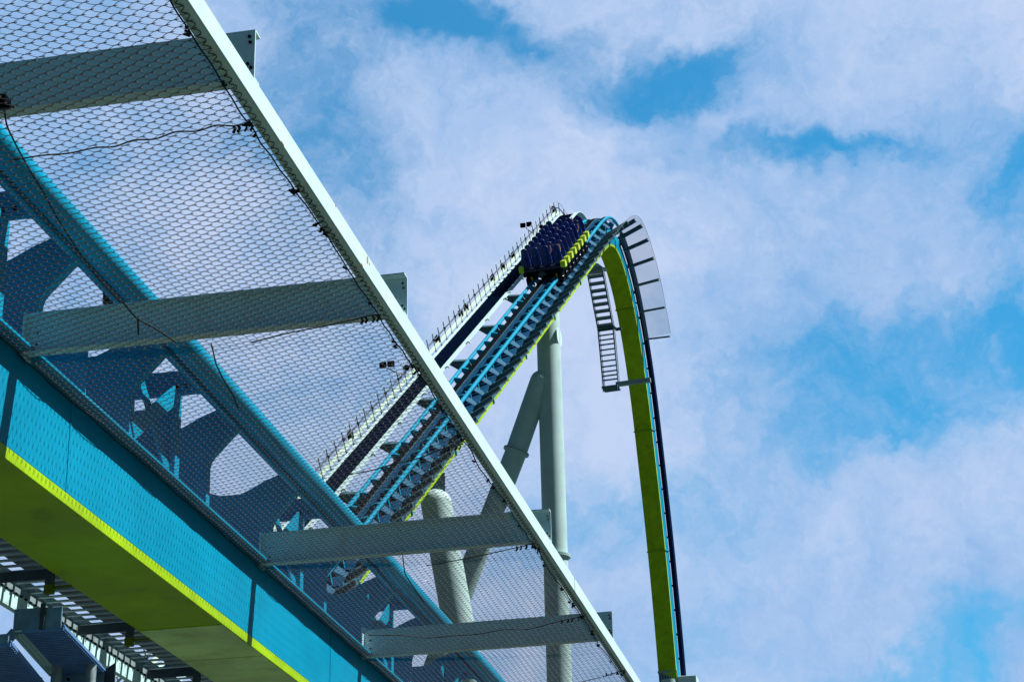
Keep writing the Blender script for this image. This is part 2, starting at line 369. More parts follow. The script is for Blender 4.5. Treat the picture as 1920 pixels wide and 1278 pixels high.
def chain_link():
    per = 14; K = int((ub-ua)/pitch*per); VS = []; FS = []; base = 0; ns = 4
    t = np.arange(K)/per*2*math.pi
    u = ua+t/(2*math.pi)*pitch
    for j in range(WN):
        ph = t+(math.pi if j % 2 else 0)
        tri = (2/math.pi)*np.arcsin(.965*np.sin(ph))/.831
        v = VL+(j+.5)*pw+(pw/2+.0115)*tri
        us = u
        v2, u2, zz = net_surface(v, us)
        P = np.stack([v2, u2, zz+EYE-.0125*np.cos(ph)], 1)
        T = np.gradient(P, axis=0); T /= np.linalg.norm(T, axis=1)[:, None]
        A = np.cross(T, (0, 0, 1.)); A /= np.linalg.norm(A, axis=1)[:, None]; B = np.cross(A, T)
        rr = .0019
        ring = np.stack([P+rr*(math.cos(q)*A+math.sin(q)*B) for q in (math.pi/4+np.arange(ns)*2*math.pi/ns)], 1).reshape(-1, 3)
        VS.append(ring)
        i = np.arange(K-1)[:, None]*ns; jn = np.arange(ns)[None]
        a = base+i+jn; b = base+i+(jn+1) % ns
        FS.append(np.stack([a, b, b+ns, a+ns], 2).reshape(-1, 4)); base += K*ns
    VS = np.concatenate(VS)-nbz; FS = np.concatenate(FS)
    me = bpy.data.meshes.new('chain_link'); me.vertices.add(len(VS)); me.vertices.foreach_set('co', VS.astype(np.float32).ravel())
    me.loops.add(FS.size); me.loops.foreach_set('vertex_index', FS.astype(np.int32).ravel())
    me.polygons.add(len(FS)); me.polygons.foreach_set('loop_start', (np.arange(len(FS))*4).astype(np.int32))
    try: me.polygons.foreach_set('loop_total', np.full(len(FS), 4, np.int32))
    except Exception: pass
    me.polygons.foreach_set('use_smooth', np.ones(len(FS), bool))
    me.materials.append(M['wire']); me.update(calc_edges=True)
    o = bpy.data.objects.new('chain_link', me); COL.objects.link(o); o.parent = net
chain_link()
# lacing along both edges, seam cords across, and cord tails
def npt(v, u, dz=0):
    a, b, c = net_surface(np.array([float(v)]), np.array([float(u)])); return V(a[0], b[0], c[0]+EYE+dz)
def cord(name, pts, r, mat='rope', n=5):
    m = MB(); m.tube(pts, r, mat, n); return m.build(name, net, nbz)
ul = np.arange(8, 28, .0765/3)
cord('edge_cable', [npt(VL+.012+.008*math.sin(u*4.3)+random.uniform(-.004,.004), u, -.008+.006*math.sin(u*13)) for u in ul[::2]], .0055)
cord('edge_cable', [npt(VL+.05+.012*math.sin(u*5), u, -.006+.006*math.sin(u*7)+random.uniform(-.004,.004)) for u in ul[::3]], .0035, 'wire')
cord('edge_lacing', [npt(VR-.030-.012*abs(math.sin(u*2.1)), u, -.010+.004*math.sin(u*17)) for u in ul], .0055)
cord('edge_lacing', [V(-3.600-.035*(.5+.5*math.sin(u*2*math.pi/.09)), u, Z(6.139)-.004*math.cos(u*2*math.pi/.09)) for u in np.arange(8, 28, .011)], .0030, 'rope', 4)
for k_ in range(26):
    u = 9.2+k_*.68+random.uniform(-.2, .2)
    m = MB(); p = npt(VR-.03-.012*abs(math.sin(u*2.1)), u, -.014)
    for q in range(random.choice((1, 1, 2, 3, 4))):
        m = MB(); c_ = p+V(random.uniform(-.02, .015), random.uniform(-.05, .05)*2, 0)
        m.tube([c_+V(random.uniform(-.02, .02), random.uniform(-.02, .02), random.uniform(-.02, .01)) for _ in range(4)], .009, 'rope', 5); m.build('lacing_knot', net, nbz)
# loose cable running down along the rail
def at_z(x, y, z): d = ray(x, y); p = d*z/d[2]; return V(p[0], p[1], p[2]+EYE)
def cable_px(name, pts, z, r=.006, mat='rope'):
    P = [at_z(x, y, z) for x, y in pts]; Q = []
    for i in range(len(P)-1):
        for t in np.linspace(0, 1, 6, endpoint=False): Q.append(P[i]*(1-t)+P[i+1]*t)
    Q.append(P[-1]); Q = np.array(Q)
    for _ in range(3): Q[1:-1] = (Q[:-2]+Q[1:-1]*2+Q[2:])/4
    return cord(name, list(Q), r, mat)
seam_px = [([(25, 300), (80, 291), (130, 288), (180, 276), (215, 276), (250, 262), (290, 262), (330, 246), (370, 247), (405, 234), (440, 237), (475, 230)], 6.17),
 ([(470, 642), (540, 624), (600, 613), (650, 602), (690, 592), (714, 590)], 6.11), ([(640, 892), (700, 881), (740, 869), (790, 858), (820, 843), (868, 832)], 6.11),
 ([(800, 1060), (860, 1049), (920, 1037), (985, 1022), (1004, 1018)], 6.11), ([(690, 1190), (760, 1190), (800, 1196), (850, 1191), (900, 1188), (950, 1178), (990, 1180), (1040, 1166), (1090, 1155)], 6.11),
 ([(1080, 1280), (1130, 1268), (1172, 1255)], 6.11)]
for pts_, z_ in seam_px:
    cable_px('seam_cord', pts_, z_, .0055)
    for kk in range(4):
        x_, y_ = pts_[-1]; p = at_z(x_-4-kk*11+random.uniform(-3, 3), y_+1+kk*1.6, z_-.004); m = MB()
        m.tube([p, p+V(.008, .012, -.018), p+V(-.010, .03, -.034)], random.uniform(.007, .012), 'rope', 5); m.build('lacing_knot', net, nbz)
cable_px('hanging_cord', [(8, 205), (12, 235), (28, 268), (45, 300), (62, 330), (80, 358), (105, 405), (135, 452), (160, 490), (190, 530), (225, 566)], 6.2)
cable_px('hanging_cord', [(232, 568), (245, 585), (258, 598), (285, 612), (310, 628), (330, 642)], 6.15)
cable_px('hanging_cord', [(258, 598), (259, 612), (259, 626)], 6.15, .008)
cable_px('hanging_cord', [(396, 645), (400, 660), (404, 680), (418, 710), (436, 738), (446, 765)], 6.1)
cable_px('hanging_cord', [(755, 1040), (757, 1060), (759, 1075), (775, 1100), (795, 1128)], 6.1)
m = MB(); p = at_z(10, 203, 6.2); m.tube([p+V(.05*math.cos(a), .03*math.sin(a), .02*math.sin(a)) for a in np.linspace(0, 5.6, 14)], .011, 'wire', 7)
m.build('shackle', net, nbz)
m = MB(); p = at_z(2, 192, 6.2); m.box(tuple(p-V(.1, .05, .02)), tuple(p+V(.05, .04, .03)), 'black'); m.build('clamp', net, nbz, bevel=.008)

# ================================================================== NEAR CATWALK under the far side of the spine
cw = empty('catwalk', (-8.2, 10, 0), 'galvanised catwalk of slotted planks hung below the lime box spine', 'catwalk')
cb = np.array((-8.2, 10., 0.)); CZ = Z(5.6); cl, cr_ = -8.50, -7.86
for x in (cl, cr_):
    m = MB(); m.box((x-.012, 10, CZ-.02), (x+.012, 44, CZ+.16), 'galv')
    if x == cl: m.box((x-.02, 10, CZ-.165), (x-.005, 44, CZ-.022), 'galvlight'); m.box((x-.07, 10, CZ-.18), (x-.005, 44, CZ-.167), 'galvlight')
    m.build('stringer', cw, cb)
pl = MB(); pl.box((-.29, -.024, 0), (.32, .024, .014), 'galv')
pl_me = pl.mesh('plank')
upper = MB(); upper.box((-.29, -.02, 0), (.05, .02, .01), 'white')
u = 12.; n_ = 0
while u < 29 and n_ < 98:
    put('plank', pl_me, cw, Matrix.Translation((0, u-10, CZ+.05))); u += .178; n_ += 1
for i in range(-2, 9):
    u = 17.25+1.98*i
    m = MB(); m.box((cl+.02, u, CZ-.07), (cr_-.02, u+.012, CZ+.03), 'darksteel'); m.build('cross_channel', cw, cb)
    m = MB(); m.box((-7.80, u-.36, BOT-.05), (-7.73, u-.30, BOT+.12), 'darksteel'); m.box((-7.805, u-.365, BOT-.13), (-7.725, u-.295, BOT-.051), 'limeshade')
    m.box((-7.724, u-.34, BOT-.08), (-7.55, u-.32, BOT-.06), 'limeshade'); m.build('hanger', cw, cb)
cp = MB().tube([(0, 0, 0), (0, .02, 0)], .012, 'black', 5).mesh('clip')
for k_ in range(95): put('clip', cp, cw, Matrix.Translation((cl+.012+8.2, 15+k_*.11-10, CZ-.03)))
# the far side guard seen through the planks
m = MB(); m.box((-8.56, 12, CZ+.30), (-8.30, 44, CZ+.32), 'darksteel'); m.build('dark_strip', cw, cb)
# ================================================================== stair landings at lower left
def platform(quad, z, plate, label):
    """quad: near left, near right, far right, far left corners of the deck seen from below, at height z"""
    q = [at_z(x, y, z) for x, y in quad]; base = q[0].copy()
    root = empty('steel_landing', tuple(base), label, 'platform', 'steel landings behind the catwalk')
    Q = lambda a, b, h=0: (q[0]*(1-a)+q[1]*a)*(1-b)+(q[3]*(1-a)+q[2]*a)*b+V(0, 0, h)
    L_ = np.linalg.norm(q[3]-q[0]); W_ = np.linalg.norm(q[1]-q[0])
    up = V(0, 0, 1)
    m = MB(); n1 = int(L_/.055)
    for k in range(n1+1): b = k/n1; m.bar(Q(.20, b), Q(1, b), .02, .03, 'bluegrate')
    n2 = 12
    for k in range(n2+1): a = .2+.8*k/n2; m.bar(Q(a, 0, .012), Q(a, 1, .012), .018, .02, 'bluegrate')
    tag(m.build('grating', root, base), kind='stuff')
    m = MB(); m.bar(Q(.2, 0, .035), Q(.2, 1, .035), .01, .01, 'bluegrate')
    m.add([Q(.2, 0, .03), Q(1, 0, .03), Q(1, 1, .03), Q(.2, 1, .03), Q(.2, 0, .04), Q(1, 0, .04), Q(1, 1, .04), Q(.2, 1, .04)], [(0,3,2,1),(4,5,6,7),(0,1,5,4),(1,2,6,5),(2,3,7,6),(3,0,4,7)], 'bluegalv')
    m.build('deck_plate', root, base)
    m = MB(); n3 = int(L_/.05)
    for k in range(n3+1): b = k/n3; m.bar(Q(-.02, b), Q(.18, b), .02, .015, 'white')
    for a in (-.02, .06, .17): m.bar(Q(a, 0), Q(a, 1), .012, .03, 'white')
    tag(m.build('edge_grating', root, base), kind='stuff')
    d1 = (q[1]-q[0])/W_
    m = MB(); m.bar(q[0]-up*.02+up*plate/2, q[0]+d1*W_*.95+up*plate/2-up*.02, .015, plate, 'bluegalv'); m.build('toe_plate', root, base, bevel=.008)
    d0 = np.cross(d1, up)*.02
    m = MB(); m.bar(q[0]+d1*W_*.58+d0, q[0]+d1*W_*.58+up*plate*1.05+d0, .04, .02, 'darksteel', (0, 1, 0)); m.build('post', root, base)
    m = MB(); m.bar(q[3]-up*.16, q[2]-up*.16, .02, .32, 'bluegalv'); m.build('fascia', root, base)
    for a in (.1, .35, .85):
        c = q[3]*(1-a)+q[2]*a-up*.06-V(0, .015, 0); m = MB(); m.tube([c-V(0, .02, 0), c], .014, 'black', 6); m.build('bolt', root, base)
    m = MB(); m.bar(q[0]+V(.02, 0, .0), q[0]+V(-.45, .1, -.42), .05, .07, 'bluegalv'); m.build('brace', root, base)
    for a in (.25, .9):
        t_ = Q(a, .8, .05); m = MB(); m.tube([V(t_[0], t_[1], 0), V(t_[0], t_[1], q[0][2]-.35), t_], .05, 'galv', 8); m.build('leg', root, base)
    g = [q[2]+up*.02, q[2]+d1*.10+up*.08, q[2]+d1*.10-up*.5, q[2]-up*.5]; g2 = [p+V(0, .02, 0) for p in g]
    m = MB(); m.add(g+g2, [(0,1,2,3),(7,6,5,4),(0,4,5,1),(1,5,6,2),(2,6,7,3),(3,7,4,0)], 'darksteel'); m.build('gusset', root, base)
platform([(24, 1184), (120, 1178), (196, 1258), (96, 1264)], 4.6, .22, 'upper steel landing with blue underside grating at the lower left')
platform([(-62, 1216), (20, 1208), (92, 1296), (-5, 1302)], 4.4, .12, 'lower steel landing cut by the left edge of the frame')
hr = empty('handrail', (0, 0, 0), 'thin white handrails of a distant stair under the catwalk', 'handrail')
m = MB()
def on_u(x, y, u): d = ray(x, y); p = d*u/d[1]; return V(p[0], p[1], p[2]+EYE)
for a, b in (((216, 1282), (262, 1236)), ((228, 1284), (274, 1244)), ((240, 1290), (285, 1250))): m.tube([on_u(*a, 42), on_u(*b, 42)], .03, 'palegreen', 6)
m.build('top_rail', hr)
m = MB()
for x in (238, 256, 262): m.tube([on_u(x, 1238, 42), on_u(x, 1290, 42)], .025, 'white', 6)
m.build('post', hr)
m = MB(); m.box(tuple(on_u(252, 1282, 42)), tuple(on_u(252, 1282, 42)+V(.6, .5, .12)), 'bluegalv'); m.bar(on_u(214, 1262, 41), on_u(232, 1244, 41), .05, .07, 'bluegalv'); m.build('tread', hr)

# ================================================================== FAR LIFT HILL AND FIRST DROP
C0 = V(-23.12, 129.81, 60.85+EYE)
H = V(.0901, .99593, 0.); H /= np.linalg.norm(H); CR = V(H[1], -H[0], 0)
slope = .783
pts = [(-74, -17.68+slope*(-74+18.68)), (-50, -17.68+slope*(-50+18.68)), (-18.68, -17.68), (0, -17.68+slope*18.68), (10, -17.68+slope*28.68), (14.6, -17.68+slope*33.28), (16.1, 9.5), (17.6, 10.45), (19.2, 10.98), (20.8, 10.9), (22.26, 10.33), (23.65, 9.44), (24.9, 8.26),
       (26.1, 6.75), (27.2, 4.95), (28.2, 2.9), (29.1, .7), (29.95, -2.), (31.2, -6.2), (32.45, -11.), (33.45, -15.9), (34.2, -20.6), (35.2, -28), (36.4, -36), (38.2, -44), (41.5, -51), (47, -56.5), (56, -59)]
def spline(pts, step=.25):
    P = np.array(pts, float); d = np.r_[0, np.cumsum(np.linalg.norm(np.diff(P, axis=0), axis=1))]
    # natural cubic through the points, parameterised by chord length
    n = len(d); A = np.zeros((n, n)); B = np.zeros((n, 2)); h = np.diff(d); A[0, 0] = A[-1, -1] = 1
    for i in range(1, n-1):
        A[i, i-1] = h[i-1]; A[i, i] = 2*(h[i-1]+h[i]); A[i, i+1] = h[i]
        B[i] = 6*((P[i+1]-P[i])/h[i]-(P[i]-P[i-1])/h[i-1])
    M2 = np.linalg.solve(A, B); s = np.arange(0, d[-1], step); i = np.clip(np.searchsorted(d, s, 'right')-1, 0, n-2)
    t = s-d[i]; hh = h[i][:, None]; t = t[:, None]
    return P[i]+t*((P[i+1]-P[i])/hh-hh*(2*M2[i]+M2[i+1])/6)+t**2*M2[i]/2+t**3*(M2[i+1]-M2[i])/(6*hh)
PB = spline(pts); ds = .25
TT = np.gradient(PB, axis=0); TT /= np.linalg.norm(TT, axis=1)[:, None]
for _ in range(6): TT[1:-1] = (TT[:-2]+2*TT[1:-1]+TT[2:])/4
TT /= np.linalg.norm(TT, axis=1)[:, None]
DEP = 2.33
def frame(s):
    i = min(max(s/ds, 0), len(PB)-1.001); k = int(i); f = i-k
    b = PB[k]*(1-f)+PB[k+1]*f; t = TT[k]*(1-f)+TT[k+1]*f; t /= np.linalg.norm(t)
    T = H*t[0]+V(0, 0, t[1]); Nn = H*(-t[1])+V(0, 0, t[0])
    return C0+H*b[0]+V(0, 0, b[1]), T, Nn
def fp(s, c, n, dl=0):
    b, T, Nn = frame(s); return b+CR*c+Nn*(n+DEP)+T*dl
def fmat(s, n=0):
    b, T, Nn = frame(s); o = b+Nn*(n+DEP)
    return Matrix(((CR[0], T[0], Nn[0], o[0]), (CR[1], T[1], Nn[1], o[1]), (CR[2], T[2], Nn[2], o[2]), (0, 0, 0, 1)))
def s_of_h(h): return np.interp(h, PB[:, 0], np.arange(len(PB))*ds)
SEND = (len(PB)-2)*ds
SCR = s_of_h(19.)           # crest
far = empty('coaster_track', tuple(fp(0, 0, -2.33)), 'far lift hill and steep first drop with lime box spine and cyan rails', 'roller coaster track', 'stretches of roller coaster track')
fb = np.array(far.location)
def sweep(mb, prof, s0, s1, mats, step=.5, closed=True, caps=True):
    ss = np.arange(s0, s1+1e-6, step); n = len(prof); vs = [fp(s, c, q) for s in ss for c, q in prof]
    o = len(mb.v); mb.v += [tuple(p) for p in vs]
    for i in range(len(ss)-1):
        for j in range(n if closed else n-1):
            mb.f.append([o+i*n+j, o+i*n+(j+1) % n, o+(i+1)*n+(j+1) % n, o+(i+1)*n+j]); mb.m.append(mb.mi(mats[j])); mb.sm.append(False)
    if caps and closed:
        mb.f.append([o+j for j in range(n)]); mb.m.append(mb.mi(mats[0])); mb.sm.append(False)
        mb.f.append([o+(len(ss)-1)*n+j for j in range(n)][::-1]); mb.m.append(mb.mi(mats[0])); mb.sm.append(False)
    return mb
HWF = .75
m = MB()
sweep(m, [(-HWF, -.95), (HWF, -.95), (HWF, -2.13), (HWF, -2.33), (-HWF, -2.33), (-HWF, -2.13)], 0, SEND, ['cyan', 'cyan', 'lime', 'lime', 'lime', 'cyan'])
m.build('spine', far, fb)
jf = MB()
jf.box((-HWF-.07, -.05, -2.40), (HWF+.07, .05, -2.332), 'lime')
jf.box((HWF+.002, -.05, -2.33), (HWF+.08, .05, -.9), 'cyan'); jf.box((-HWF-.08, -.05, -2.33), (-HWF-.002, .05, -.9), 'cyan')
for q in range(12): jf.tube([(-.7+q*.127, -.09, -2.37), (-.7+q*.127, .09, -2.37)], .022, 'darksteel', 5)
jf_me = jf.mesh('joint_flange')
sj = [s_of_h(25.05), s_of_h(29.7), s_of_h(32.43), s_of_h(34.1)+6]+[s_of_h(h) for h in (7.2, -.6, -8.2, -15.8, -23.4, -31, -38.6)]
inv = Matrix.Translation(tuple(-fb))
for s in sj: put('joint_flange', jf_me, far, inv @ fmat(s))
for c in (.92, -.92):
    m = MB(); m.tube([fp(s, c, 0) for s in np.arange(0, SEND, .5)], .125, 'cyan', 12); m.build('rail', far, fb)
TP = [(x*1.0, y) for x, y in tie_poly(.62, -.12, -.95, .92)]
m = MB(); m.prism(TP, -.07, .07, 'cyan', lambda p, q, d: (p, d, q)); ft_me = m.mesh('tie')
s = 4.; n_ = 0
while s < SEND and n_ < 100: put('tie', ft_me, far, inv @ fmat(s)); s += 2.0; n_ += 1
gs = MB(); gs.add([(.98, -.42, -.16), (.98, .30, -.16), (1.42, .22, -.58), (1.36, -.12, -.62), (.98, -.42, -.20), (.98, .30, -.20), (1.42, .22, -.62), (1.36, -.12, -.66)], [(0,1,2,3)[::-1],(4,5,6,7),(0,4,5,1)[::-1],(1,5,6,2)[::-1],(2,6,7,3)[::-1],(3,7,4,0)[::-1]], 'padblue'); gs_me = gs.mesh('tie_pad')
s = 6.
while s < SCR+1: put('tie_pad', gs_me, far, inv @ fmat(s)); s += 2.0
# chain trough and anti-rollback rack up to the crest
m = MB(); sweep(m, [(-.30, .10), (-.24, .10), (-.24, -.06), (-.06, -.06), (-.06, .10), (0, .10), (0, -.14), (-.30, -.14)], 2, SCR+1, ['black']*8); m.build('chain_trough', far, fb)
m = MB(); sweep(m, [(.06, .02), (.30, .02), (.30, -.12), (.06, -.12)], 2, SCR+1, ['deepblue']*4); m.build('brake_rack', far, fb)
m = MB(); sweep(m, [(-.76, -.93), (.775, -.93), (.775, -.948), (-.76, -.948)], 2, SCR-1, ['deepblue']*4); m.build('dark_top_sheet', far, fb)  # dark sheet laid over the cyan spine top
m = MB(); sweep(m, [(.78, -.94), (1.0, -.96), (1.0, -1.06), (.78, -1.06)], 2, SCR-3, ['deepblue']*4); m.build('dark_strip', far, fb)  # dark strip covering part of the cyan spine side
m = MB(); sweep(m, [(.31, -.16), (.80, -.16), (.80, -.22), (.31, -.22)], 2, SCR-1, ['black']*4); m.build('cable_cover', far, fb)
m = MB(); sweep(m, [(.80, -.12), (1.12, -.12), (1.12, -.9), (.80, -.9)], SCR+1.5, SEND, ['deck']*4); m.build('dark_side_strip', far, fb)  # dark strip hiding ties and rails along the drop
m = MB()
k = 8.
while k < SCR: m.add([fp(k, .06, .03), fp(k+.22, .06, .03), fp(k+.22, .06, .10), fp(k, .12, .03), fp(k+.22, .12, .03), fp(k+.22, .12, .10)], [(0,1,2),(5,4,3),(0,3,4,1),(1,4,5,2),(2,5,3,0)], 'slat'); k += .36
tag(m.build('rollback_teeth', far, fb), kind='stuff')
sf = MB(); sf.sphere((.47, 0, -.2), .12, 'cyan', 8); sf_me = sf.mesh('sensor_fitting'); k = 40.; n_ = 0
while k < SCR-2: put('sensor_fitting', sf_me, far, Matrix.Translation(tuple(-fb)) @ fmat(k)); k += 1.4
# outriggers carrying the net along the right side
bm_ = MB()
W = lambda x, y, z: (x, y, z)
a = V(.77, 0, -1.22); b_ = V(2.20, 0, -.62)
bm_.bar(a, b_, .012, .34, 'slat'); bm_.bar(a+V(0, -.05, .17), b_+V(0, -.05, .17), .10, .012, 'slat'); bm_.bar(a+V(0, -.05, -.17), b_+V(0, -.05, -.17), .10, .012, 'slat')
bm_.box((2.20, -.11, -.76), (2.21, .02, -.49), 'slat')
ob_me = bm_.mesh('net_outrigger')
SN = [5+2.0*i for i in range(200)]
s_last = s_of_h(27.35)
def reach(s): return 2.30+.70*min(1, max(0, (s-SCR+9)/9))
def lift(s): return .36*min(1, max(0, (s-SCR+8)/8))
s_last = s_of_h(26.75); ss_out = []; s = 5.
top_s = [s_last-q for q in (10.7, 9.2, 7.7, 6.1, 4.4, 2.25, 0)]
while s < top_s[0]-1.2: ss_out.append(s); s += 2.0 if s < SCR-10 else 1.5
for s in ss_out[-93:]+top_s:
    sx = (reach(s)-.77)/(2.30-.77); put('net_outrigger', ob_me, far, inv @ fmat(s) @ Matrix(((sx, 0, 0, .77*(1-sx)), (0, 1, 0, 0), (lift(s), 0, 1, -.77*lift(s)), (0, 0, 0, 1))))
m = MB(); sl_ = np.linspace(ss_out[0], s_last, 220); vs_ = []
for s in sl_: vs_ += [fp(s, 1.0, -1.15), fp(s, reach(s)+.02, -.60+1.53*lift(s))]
m.add(vs_, [(2*i, 2*i+1, 2*i+3, 2*i+2) for i in range(219)], 'screen'); m.build('net_screen', far, fb)
m = MB(); m.tube([fp(s, reach(s)+.03, -.60+1.53*lift(s)) for s in np.arange(20, s_last, .5)], .012, 'slat', 5); m.build('net_cable', far, fb)

# walkway beside the lift
wk = empty('lift_walkway', tuple(fp(10, -3, 0)), 'long dark walkway with white stringers and handrail climbing beside the lift rails', 'walkway')
wb = np.array(wk.location)
# the walkway keeps the slope of the lift to its top and then runs level, above the curving rails
PB0, TT0, DEP0 = PB, TT, DEP
zl = lambda h: -17.68+slope*(h+18.68)+2.33*math.sqrt(1+slope**2)
PB = spline([(-66, zl(-66)), (-30, zl(-30)), (0, zl(0)), (12, zl(12)), (17.6, zl(17.6)), (18.9, zl(18.9)-.12), (20.0, 15.0), (21.3, 15.15), (24.6, 15.15)])
TT = np.gradient(PB, axis=0); TT /= np.linalg.norm(TT, axis=1)[:, None]; DEP = 0.
SW0, SW1 = 1., (len(PB)-2)*ds
m = MB(); sweep(m, [(-3.66, -.02), (-2.42, -.02), (-2.42, -.10), (-3.66, -.10)], SW0, SW1, ['deck']*4); m.build('deck', wk, wb)
m = MB(); k = SW0
while k < SW1: m.box((-3.64, -.02, -.018), (-2.44, .02, .012), 'deck', lambda x, y, z, s=k: fp(s, x, z, y)); k += .3
tag(m.build('tread_cleats', wk, wb), kind='stuff')
m = MB(); sweep(m, [(-2.40, .08), (-2.05, .08), (-2.05, .03), (-2.34, .03), (-2.34, -.16), (-2.40, -.16)], SW0, SW1, ['white']*6); m.build('inner_stringer', wk, wb)
m = MB(); sweep(m, [(-3.86, .03), (-3.67, .03), (-3.67, -.12), (-3.86, -.12)], SW0, SW1, ['white']*4); m.build('outer_stringer', wk, wb)
m = MB(); sweep(m, [(-4.02, .12), (-4.00, .12), (-4.00, .42), (-4.02, .42)], SW0, SW1, ['palegreen']*4); m.build('toe_board', wk, wb)
m = MB(); m.tube([fp(s, -4.0, 1.22) for s in np.arange(SW0, SW1, .5)], .018, 'galv', 6); m.build('top_rail', wk, wb)
m = MB(); m.tube([fp(s, -4.0, .72) for s in np.arange(SW0, SW1, .5)], .045, 'darksteel', 6); m.build('light_strip', wk, wb)
po = MB(); po.box((-.03, -.03, -.1), (.03, .03, 1.2), 'galv'); po.box((0, -.025, -.04), (.34, .025, .02), 'darksteel'); po_me = po.mesh('post')
invw = Matrix.Translation(tuple(-wb)); s = SW1-.2; k_ = 0; PS = []
while s > SW0 and k_ < 98: PS.append(s); s -= 1.42; k_ += 1
for s in PS: put('post', po_me, wk, invw @ fmat(s) @ Matrix.Translation((-4.0, 0, 0)))
hb = MB(); hb.tube([(-2.07, 0, .1), (-1.9, .0, .16), (-1.82, 0, .05)], .05, 'palegreen', 6); hb_me = hb.mesh('cable_hook')
s = SW1-12.
while s > 8: put('cable_hook', hb_me, wk, invw @ fmat(s)); s -= 5.5
# dark fixture boxes clamped to the handrail
fx = MB(); fx.box((-.13, -.17, -.30), (.13, .17, .12), 'black'); fx.tube([(0, 0, .12), (0, 0, .22)], .05, 'black', 6); fx_me = fx.mesh('fixture_box')
big_s = [s_of_h(h) for h in (18.9, 6.3, 3.5, .8, -5.6, -6.8, -11.8, -16.6, -27.2)]
txt = ['at the crest end of the walkway', 'topmost of the three close to the train', 'middle of the three close to the train', 'lowest of the three close to the train',
       'upper of the close pair midway down', 'lower of the close pair midway down', 'just above the white edge rail', 'first one seen through the net', 'lowest one seen through the net']
for s, t_ in zip(big_s, txt):
    b_, T_, N_ = frame(s); P_ = fp(s, -4.12, .55)
    o = bpy.data.objects.new('fixture_box', fx_me); COL.objects.link(o); mm = fmat(s); mm.translation = Vector(P_); o.matrix_world = mm
    tag(o, 'black fixture box on the walkway handrail, '+t_, 'fixture box', 'black boxes clamped to the walkway handrail')
sm_me = MB().box((-.06, -.09, -.07), (.06, .09, .09), 'black').mesh('strip_joint')
for i, s in enumerate(PS):
    if i % 2 == 0: put('strip_joint', sm_me, wk, invw @ fmat(s) @ Matrix.Translation((-4.0, 0, .72)))

PB, TT, DEP = PB0, TT0, DEP0
bk = MB(); bk.prism([(-2.35, -.2), (-2.35, .02), (-1.05, -.12), (-.72, -.95), (-.72, -1.5)], -.18, .18, 'slat', lambda p, q, d: (p, d, q)); bk_me = bk.mesh('bracket')
s = SCR-9.
while s > 8: put('bracket', bk_me, wk, invw @ fmat(s)); s -= 8.
# floodlights on arms off the walkway
def plane_pt(x, y, c):
    r_ = ray(x, y); Cc = C0-V(0, 0, EYE); t = ((Cc+CR*c)@CR)/(r_@CR); p = r_*t; return V(p[0], p[1], p[2]+EYE)
def flood(px, py, foot, label, panels=2, ball=True):
    p = plane_pt(px, py, -4.9); q = plane_pt(*foot, -4.05)
    o = empty('floodlight', tuple(q), label, 'floodlight', 'floodlights on the walkway handrail'); b0 = np.array(o.location)
    m = MB(); m.tube([q, (q+p)/2+V(-.25, 0, .1), p+V(.1, 0, -.25)], .04, 'darksteel', 6); m.build('arm', o, b0)
    for k in range(panels):
        m = MB(); c_ = p+V(.50*k-.2, 0, .04*k); m.box(tuple(c_-V(.21, .10, .17)), tuple(c_+V(.21, .10, .17)), 'black'); m.box(tuple(c_+V(-.17, .101, -.13)), tuple(c_+V(.17, .12, .13)), 'chrome')
        m.build('lamp_head', o, b0, bevel=.03)
    if ball:
        c_ = p+V(.62*panels+.05, 0, -.3); m = MB(); m.sphere(c_, .2, 'black', 10, (1, 1, .9)); m.tube([c_, c_+V(-.1, 0, -.5), q], .03, 'darksteel', 5); m.build('camera_dome', o, b0)
    return o
flood(985, 422, (1003, 440), 'twin square floodlight on a bent arm left of the train')
flood(1036, 384, (1041, 400), 'single round lamp on a short arm above the crest of the walkway', 0, True)
flood(724, 684, (745, 700), 'twin square floodlight seen through the net lower on the walkway')

# ------------------------------------------------------------------ support columns
def fh(h, z, c=0): return C0+H*h+CR*c+V(0, 0, z)
GZ = -C0[2]
col = empty('support_column', tuple(fh(.3, GZ)), 'vertical pale green tubular column with a raking brace under the lift hill', 'support column', 'tubular columns under the lift hill')
b0 = np.array(col.location)
m = MB(); m.tube([fh(.3, z) for z in (GZ, -30, -20.35, -12, -2.6)], .84, 'column', 40); m.build('shaft', col, b0)
for z in (-20.6, -44): m = MB(); m.tube([fh(.3, z-.1), fh(.3, z+.1)], 1.02, 'column', 40); m.tube([fh(.3, z-.02), fh(.3, z+.02)], 1.025, 'slat', 40); m.build('flange', col, b0)
def h_pt(x, y, h):
    r_ = ray(x, y); Cc = C0-V(0, 0, EYE); t = ((Cc+H*h)@H)/(r_@H); p = r_*t; return V(p[0], p[1], p[2]+EYE)
ba, bb, bc_ = h_pt(1014, 714, .02), h_pt(968, 846, .02), h_pt(893, 1040, .02)
dv = bc_-ba; dv /= np.linalg.norm(dv); bz = ba+dv*((0-ba[2])/dv[2])
m = MB(); m.tube([ba, bb, bc_, bz], .76, 'column', 36); br_ = m.build('brace', col, b0)
m = MB(); m.tube([bb-dv*.09, bb+dv*.09], .92, 'column', 36); m.tube([bb-dv*.02, bb+dv*.02], .93, 'slat', 36); m.build('flange', br_, b0)
m = MB(); m.sphere(ba, .758, 'column', 24); m.build('brace_end', br_, b0)
pd = h_pt(1047, 632, .3)
m = MB(); m.tube([pd-CR*.7, pd], .5, 'column', 28); m.tube([pd, pd+CR*.08], .66, 'white', 28); m.build('cross_stub', col, b0)
